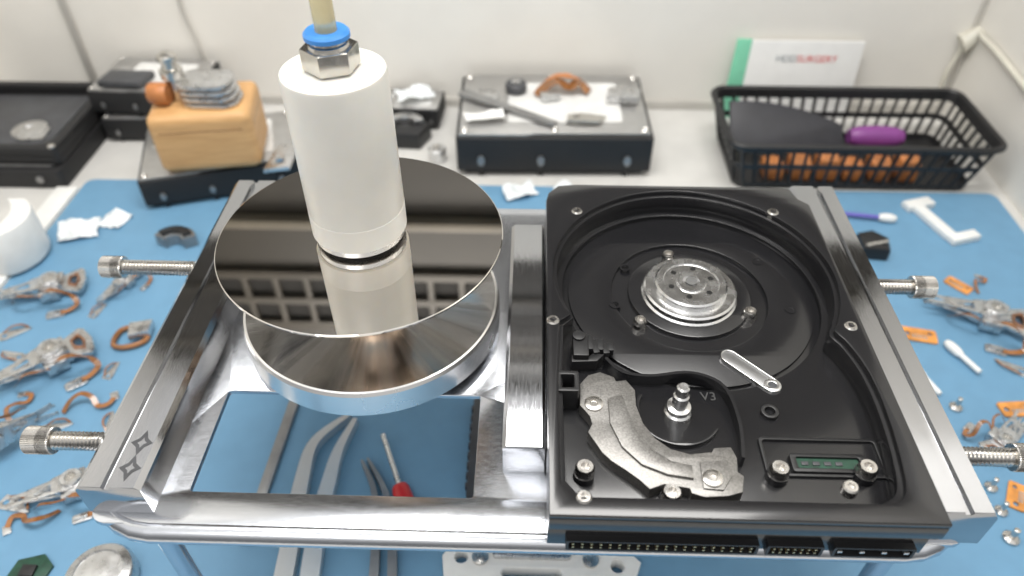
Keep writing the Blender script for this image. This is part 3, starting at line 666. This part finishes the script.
b.lathe([(0,gz),(.5,gz),(.5,gz+1.4),(.7,gz+1.5),(.7,gz+2.0),(.45,gz+2.1),(.45,gz+2.5),(.6,gz+2.6),(.6,gz+2.9),(.3,gz+3.1),(0,gz+3.1)], (fx_, fy_, 0), 24); obj('hose_fitting', b, 'nickel', gt)
b = MB(); b.lathe([(0,-.6),(.6,-.6),(.7,-.4),(.7,.4),(.6,.6),(0,.6)], (g.x-2.3, g.y-.6, gz+.72), 24, Matrix.Rotation(pi/2, 4, 'Y')); obj('knob', b, 'rust', gt, label='amber knob')
q = P(281, 160, wz); b = MB(); b.prism([[(q.x-.7,q.y-1.6),(q.x+.9,q.y-1.2),(q.x+.8,q.y+1.7),(q.x-.5,q.y+1.5)], circ((q.x+.1,q.y-.5),.3,14)], wz, wz+.3, .05)
solo('metal_bracket', b, 'silver', (q.x, q.y, wz), 'small silver metal bracket on the drive lid right of the wooden block', 'drive part')
z3 = TOPZ*.85+.01+TOPZ*.85+.01
q = P(128, 82, z3); b = MB(); b.prism([(q.x-1.8,q.y-.9),(q.x+1.4,q.y-1.1),(q.x+1.7,q.y+.9),(q.x-1.5,q.y+1.0)], z3, z3+.5, .08)
solo('dark_cover', b, 'dkgrey', (q.x, q.y, z3), 'dark grey cover plate on top of the two stacked drives', 'drive part')

lz = TOPZ*CZS+.01
q = P(562, 94, lz)
t = thing('folded_flex', (q.x, q.y, lz), 'brown folded flex cable on the lid of the centre drive', 'drive part')
b = MB(); b.ribbon([q+Vector(v) for v in ((-1.8,-.5,.1),(-1.2,.1,.6),(-.3,.4,.8),(.5,.2,.45),(1.2,.5,.7),(2.0,.2,.1))], .9, .05); obj('film', b, 'flex', t)
b = MB(); b.ribbon([q+Vector(v) for v in ((-1.4,.9,.1),(-.6,1.1,.8),(.4,.9,1.0),(1.2,1.0,.6),(1.7,.8,.1))], .7, .05); obj('film', b, 'rust', t)
b = MB(); b.box(q+Vector((-.9,-.7,.22)), (1.4,.8,.4), .3, .08); obj('connector', b, 'silver', t)
def bar_thing(p0, p1, w, h, name, label, cat, m, z):
    a = P(*p0, z); c = P(*p1, z); b = MB(); b.ribbon([a+Vector((0,0,h/2)), (a*.5+c*.5)+Vector((0,0,h/2)), c+Vector((0,0,h/2))], lambda u: w*(1-.5*u), h); return solo(name, b, m, (a.x,a.y,z), label, cat)
bar_thing((462,94),(556,126),.9,.25,'spatula','pale grey flat spatula lying across the centre drive lid','tool','grey',lz)
q = P(486, 118, lz); b = MB(); b.sheet(q, 3.0, 1.2, 10, .3, .8, .2, .25); solo('paper_scrap', b, 'paper', q, 'white crumpled scrap on the left of the centre drive lid', 'scrap', ang=20)
q = P(622, 98, lz); b = MB(); b.prism([(q.x-1.2,q.y-.8),(q.x+1.1,q.y-.9),(q.x+1.4,q.y+.5),(q.x+.4,q.y+1.1),(q.x-1.0,q.y+.7)], lz, lz+.5, .1); solo('metal_cover', b, 'silver', q, 'small silver metal cover on the right of the centre drive lid', 'drive part')
q = P(585, 120, lz); b = MB(); b.prism([[(q.x-1.3,q.y-.5),(q.x+1.0,q.y-.6),(q.x+1.5,q.y+.2),(q.x-.2,q.y+.6),(q.x-1.2,q.y+.4)], circ((q.x-.6,q.y),.2,12)], lz, lz+.25, .05); solo('metal_plate', b, 'nickel', q, 'small flat metal plate near the front of the centre drive lid', 'drive part')
q = P(516, 90, lz); t = thing('bearing_cap', q, 'round dark cap at the back of the centre drive lid', 'drive part')
b = MB(); b.lathe([(0,0),(.8,0),(.8,.5),(.7,.6),(.4,.6),(0,.6)], q, 28); obj('cap', b, 'dkgrey', t)
b = MB(); b.lathe([(0,.58),(.35,.58),(.35,.72),(0,.75)], q, 20); obj('stud', b, 'silver', t)
q = P(406, 142, 0); t = thing('magnet_assembly', q, 'dark magnet assembly with silver arc between wooden block and centre drive', 'drive part')
b = MB(); b.prism([(q.x-1.6,q.y-.9),(q.x+1.2,q.y-1.1),(q.x+1.9,q.y+.6),(q.x+.4,q.y+1.7),(q.x-1.5,q.y+1.2)], 0, 1.3, .12); obj('housing', b, 'blackpl', t)
b = MB(); b.prism(circ(q, 1.5, 16, 20, 170)+circ(q, .8, 12, 170, 20), 1.28, 1.7, .05); obj('arc_plate', b, 'silver', t)
q = Vector((d4.location.x+.2, YB-2.4, TOPZ*.75+.01)); b = MB(); b.sheet(q, 2.6, 1.8, 12, .5, .8, .3, .5); solo('plastic_bag', b, 'film', q, 'crumpled white bag on top of the smallest hard drive', 'bag', ang=20)
q = P(438, 160, 0); t = thing('pivot_bearing', q, 'short silver bearing barrel on the bench left of the centre drive', 'drive part')
b = MB(); b.lathe([(.25,0),(.6,0),(.65,.06),(.65,1.0),(.58,1.08),(.3,1.08),(.25,1.0)], q, 28, closed=True); obj('sleeve', b, 'silver', t)
b = MB(); b.lathe([(0,0),(.24,0),(.24,1.2),(0,1.25)], q, 20); obj('shaft', b, 'screw', t)
for px, py, s, lb in ((520, 194, 1.0, 'white foam bits in front of the centre drive'), (563, 192, .6, 'small pale metal tab in front of the centre drive')):
    q = P(px, py); b = MB(); b.sheet(q, 2.2*s, 1.5*s, 8, .35, 1.1, .4, .35); solo('foam_scrap', b, 'film', q, lb, 'scrap', ang=20)

# ------------------------------------------------------------ basket
bx, by, bh = 22.4, 46.7, 3.7
def loop(a, b_, r, z, n=5): return [Vector((x, y, z)) for x, y in rrect(bx-a, by-b_, bx+a, by+b_, r, n)]
A0, B0, A1, B1 = 8.1, 3.4, 8.9, 3.95
def lev(f): return A0+(A1-A0)*f, B0+(B1-B0)*f, bh*f
bk = thing('plastic_basket', (bx, by, 0), 'black open-weave plastic basket in front of the white card', 'basket')
b = MB()
for f0, f1 in ((0,.14),(.47,.56),(.85,1)):
    a0, c0, z0 = lev(f0); a1, c1, z1 = lev(f1)
    b.loft([loop(a0,c0,.9,z0), loop(a1,c1,.9,z1), loop(a1-.14,c1-.14,.8,z1), loop(a0-.14,c0-.14,.8,z0)])
for k in range(20):
    f = -1+2*k/19
    for sy in (-1, 1):
        b.tube([(bx+f*(A0-.6), by+sy*(B0-.07), .1), (bx+f*(A1-.6), by+sy*(B1-.07), bh-.1)], .13, 4)
for k in range(8):
    f = -1+2*k/7
    for sx in (-1, 1):
        b.tube([(bx+sx*(A0-.07), by+f*(B0-.6), .1), (bx+sx*(A1-.07), by+f*(B1-.6), bh-.1)], .13, 4)
b.prism(rrect(bx-A0+.05, by-B0+.05, bx+A0-.05, by+B0-.05, .8), 0, .15)
obj('wall', b, 'blackpl', bk)
b = MB(); b.tube(loop(A1+.12, B1+.12, 1.0, bh), .22, 8, closed=True, raw=True); obj('rim', b, 'blackpl', bk)
q = Vector((bx-4.4, by+.7, 2.6)); b = MB()
prof = []
for i in range(19):
    u = i/18; x = -3.7+8.0*u; prof.append((x, 1.75*sin(pi*min(1,.42+u*.58))**.8+.0))
b.prism([(-3.7,-1.7)]+prof+[(4.3,-1.7)], -.18, .18, .1, Matrix.Translation(q) @ Matrix.Rotation(radians(42), 4, 'X'))
solo('dark_pouch', b, 'cloth', (q.x, q.y, .2), 'dark smooth pouch leaning in the left half of the basket', 'pouch')
q = Vector((bx+2.4, by+.5, 1.9)); b = MB(); b.tube([q+Vector((x,0,0)) for x in (-1.9,-1.75,-1.2,0,1.2,1.75,1.9)], lambda u: .3+.5*sin(pi*min(.85,max(.15,u))), 18, n=3)
solo('purple_roll', b, 'purple', (q.x, q.y, 1.1), 'purple rounded handle lying in the middle of the basket', 'handle')
for i in range(6):
    x = bx-5.2+i*1.85; b = MB(); b.prism([(x-.7,by-2.6),(x+.55,by-2.7),(x+.75,by-1.3),(x+.2,by-.9),(x-.7,by-1.1)], .16, 1.2+.3*(i % 3), .12)
    solo('orange_clip', b, 'rust', (x, by-1.8, .16), 'orange plastic clip low in the basket behind its front weave', 'clip', 'orange clips along the basket front')

a = PY(748, 40, YB-.7); c = PY(866, 42, YB-.7); zt = a.z
cd = thing('info_card', ((a.x+c.x)/2, YB-1.0, 0), 'white printed card with red lettering leaning on back wall behind basket', 'card')
ml = Matrix.Translation((0, YB-1.35, 0)) @ Matrix.Rotation(radians(90-7), 4, 'X')
b = MB(); b.prism(rrect(a.x, 0.02, c.x, zt, .1), -.06, .06, .01, ml); obj('sheet', b, 'paper', cd)
b = MB(); b.prism([(a.x-1.1, .02), (a.x+.15, .02), (a.x+.35, zt+.1), (a.x-.75, zt+.1)], -.05, .09, .01, ml); obj('side_strip', b, 'mint', cd, label='mint green strip')
w = c.x-a.x
b = MB(); add_text(b, 'HDD', .72, .01, ml @ Matrix.Translation((a.x+w*.27, zt*.74, .075))); obj('lettering', b, 'greyink', cd)
b = MB(); add_text(b, 'SURGERY', .72, .01, ml @ Matrix.Translation((a.x+w*.27+1.58, zt*.74, .075))); obj('lettering', b, 'redink', cd, label='red lettering')

yc = YB-.25
b = MB(); b.tube([PY(x, y, yc) for x, y in ((172,-40),(180,5),(196,40),(208,70),(214,110))], .13, 8); solo('wall_cable', b, 'trim', PY(190,40,yc), 'thin grey cable hanging on the back wall above the wooden block', 'cable')
q = PY(972, 38, YB-.5); t = thing('plug', q, 'cream plug with cord on the back wall, upper right corner', 'plug')
b = MB(); b.tube([q+Vector(v) for v in ((-.6,0,-.5),(-.3,0,-.3),(.2,0,.2),(.7,0,.6))], lambda u: .75-.25*u, 14, n=3); obj('body', b, 'cable', t)
b = MB(); b.tube([q+Vector((.7,0,.6)), Vector((XR-.35, YB-1.6, q.z+.7)), Vector((XR-.3, YB-4, q.z+.6)), Vector((XR-.3, YB-9, q.z+.2))], .2, 10); obj('cord', b, 'cable', t)
b = MB(); b.tube([q+Vector((-.5,0,-.4)), PY(958,55,YB-.4), PY(947,72,YB-.4), PY(941,88,YB-.4)], .16, 10); obj('cord', b, 'cable', t)

# ------------------------------------------------------------ scale centimetres to scene units
for me in bpy.data.meshes: me.transform(Matrix.Scale(S, 4))
for o in bpy.data.objects: o.location = Vector(o.location)*S

# ------------------------------------------------------------ light, world, camera
def area(name, loc, size, power, rot=(0,0,0), col=(1,1,1)):
    l = bpy.data.lights.new(name, 'AREA'); l.shape = 'RECTANGLE'; l.size, l.size_y = size; l.energy = power; l.color = col
    o = bpy.data.objects.new(name, l); C.objects.link(o); o.location = Vector(loc)*S; o.rotation_euler = rot
area('ceiling_lamp', (-4, 28, 78), (5.5, 2.2), 520, (0,0,0), (1,.98,.945))
area('front_lamp', (-20, -25, 70), (3.5, 3.5), 115, (radians(38), 0, radians(-20)), (1,.985,.96))
w = bpy.data.worlds.new('World'); bpy.context.scene.world = w; w.use_nodes = True
nt = w.node_tree; bg = nt.nodes['Background']
tc = nt.nodes.new('ShaderNodeTexCoord'); sx = nt.nodes.new('ShaderNodeSeparateXYZ'); cr = nt.nodes.new('ShaderNodeValToRGB')
nt.links.new(tc.outputs['Generated'], sx.inputs[0]); nt.links.new(sx.outputs['Z'], cr.inputs[0]); nt.links.new(cr.outputs[0], bg.inputs['Color'])
e = cr.color_ramp.elements
e[0].position = .0; e[0].color = (.20,.20,.20,1)
e[1].position = .85; e[1].color = (.98,.97,.95,1)
k = e.new(.35); k.color = (.44,.435,.425,1)
k = e.new(.6); k.color = (.95,.94,.92,1)
bg.inputs['Strength'].default_value = 1.1
cam = bpy.data.cameras.new('Camera'); co = bpy.data.objects.new('Camera', cam); C.objects.link(co)
cam.sensor_width = 36; cam.lens = 36*FPX/1024; cam.clip_start = .01; cam.clip_end = 100
co.location = (0, 0, CZ*S); co.rotation_euler = (pi/2-PITCH, 0, YAW)
cam.dof.use_dof = True; cam.dof.focus_distance = 23.5*S; cam.dof.aperture_fstop = .95
bpy.context.scene.camera = co
bpy.context.scene.view_settings.view_transform = 'Standard'
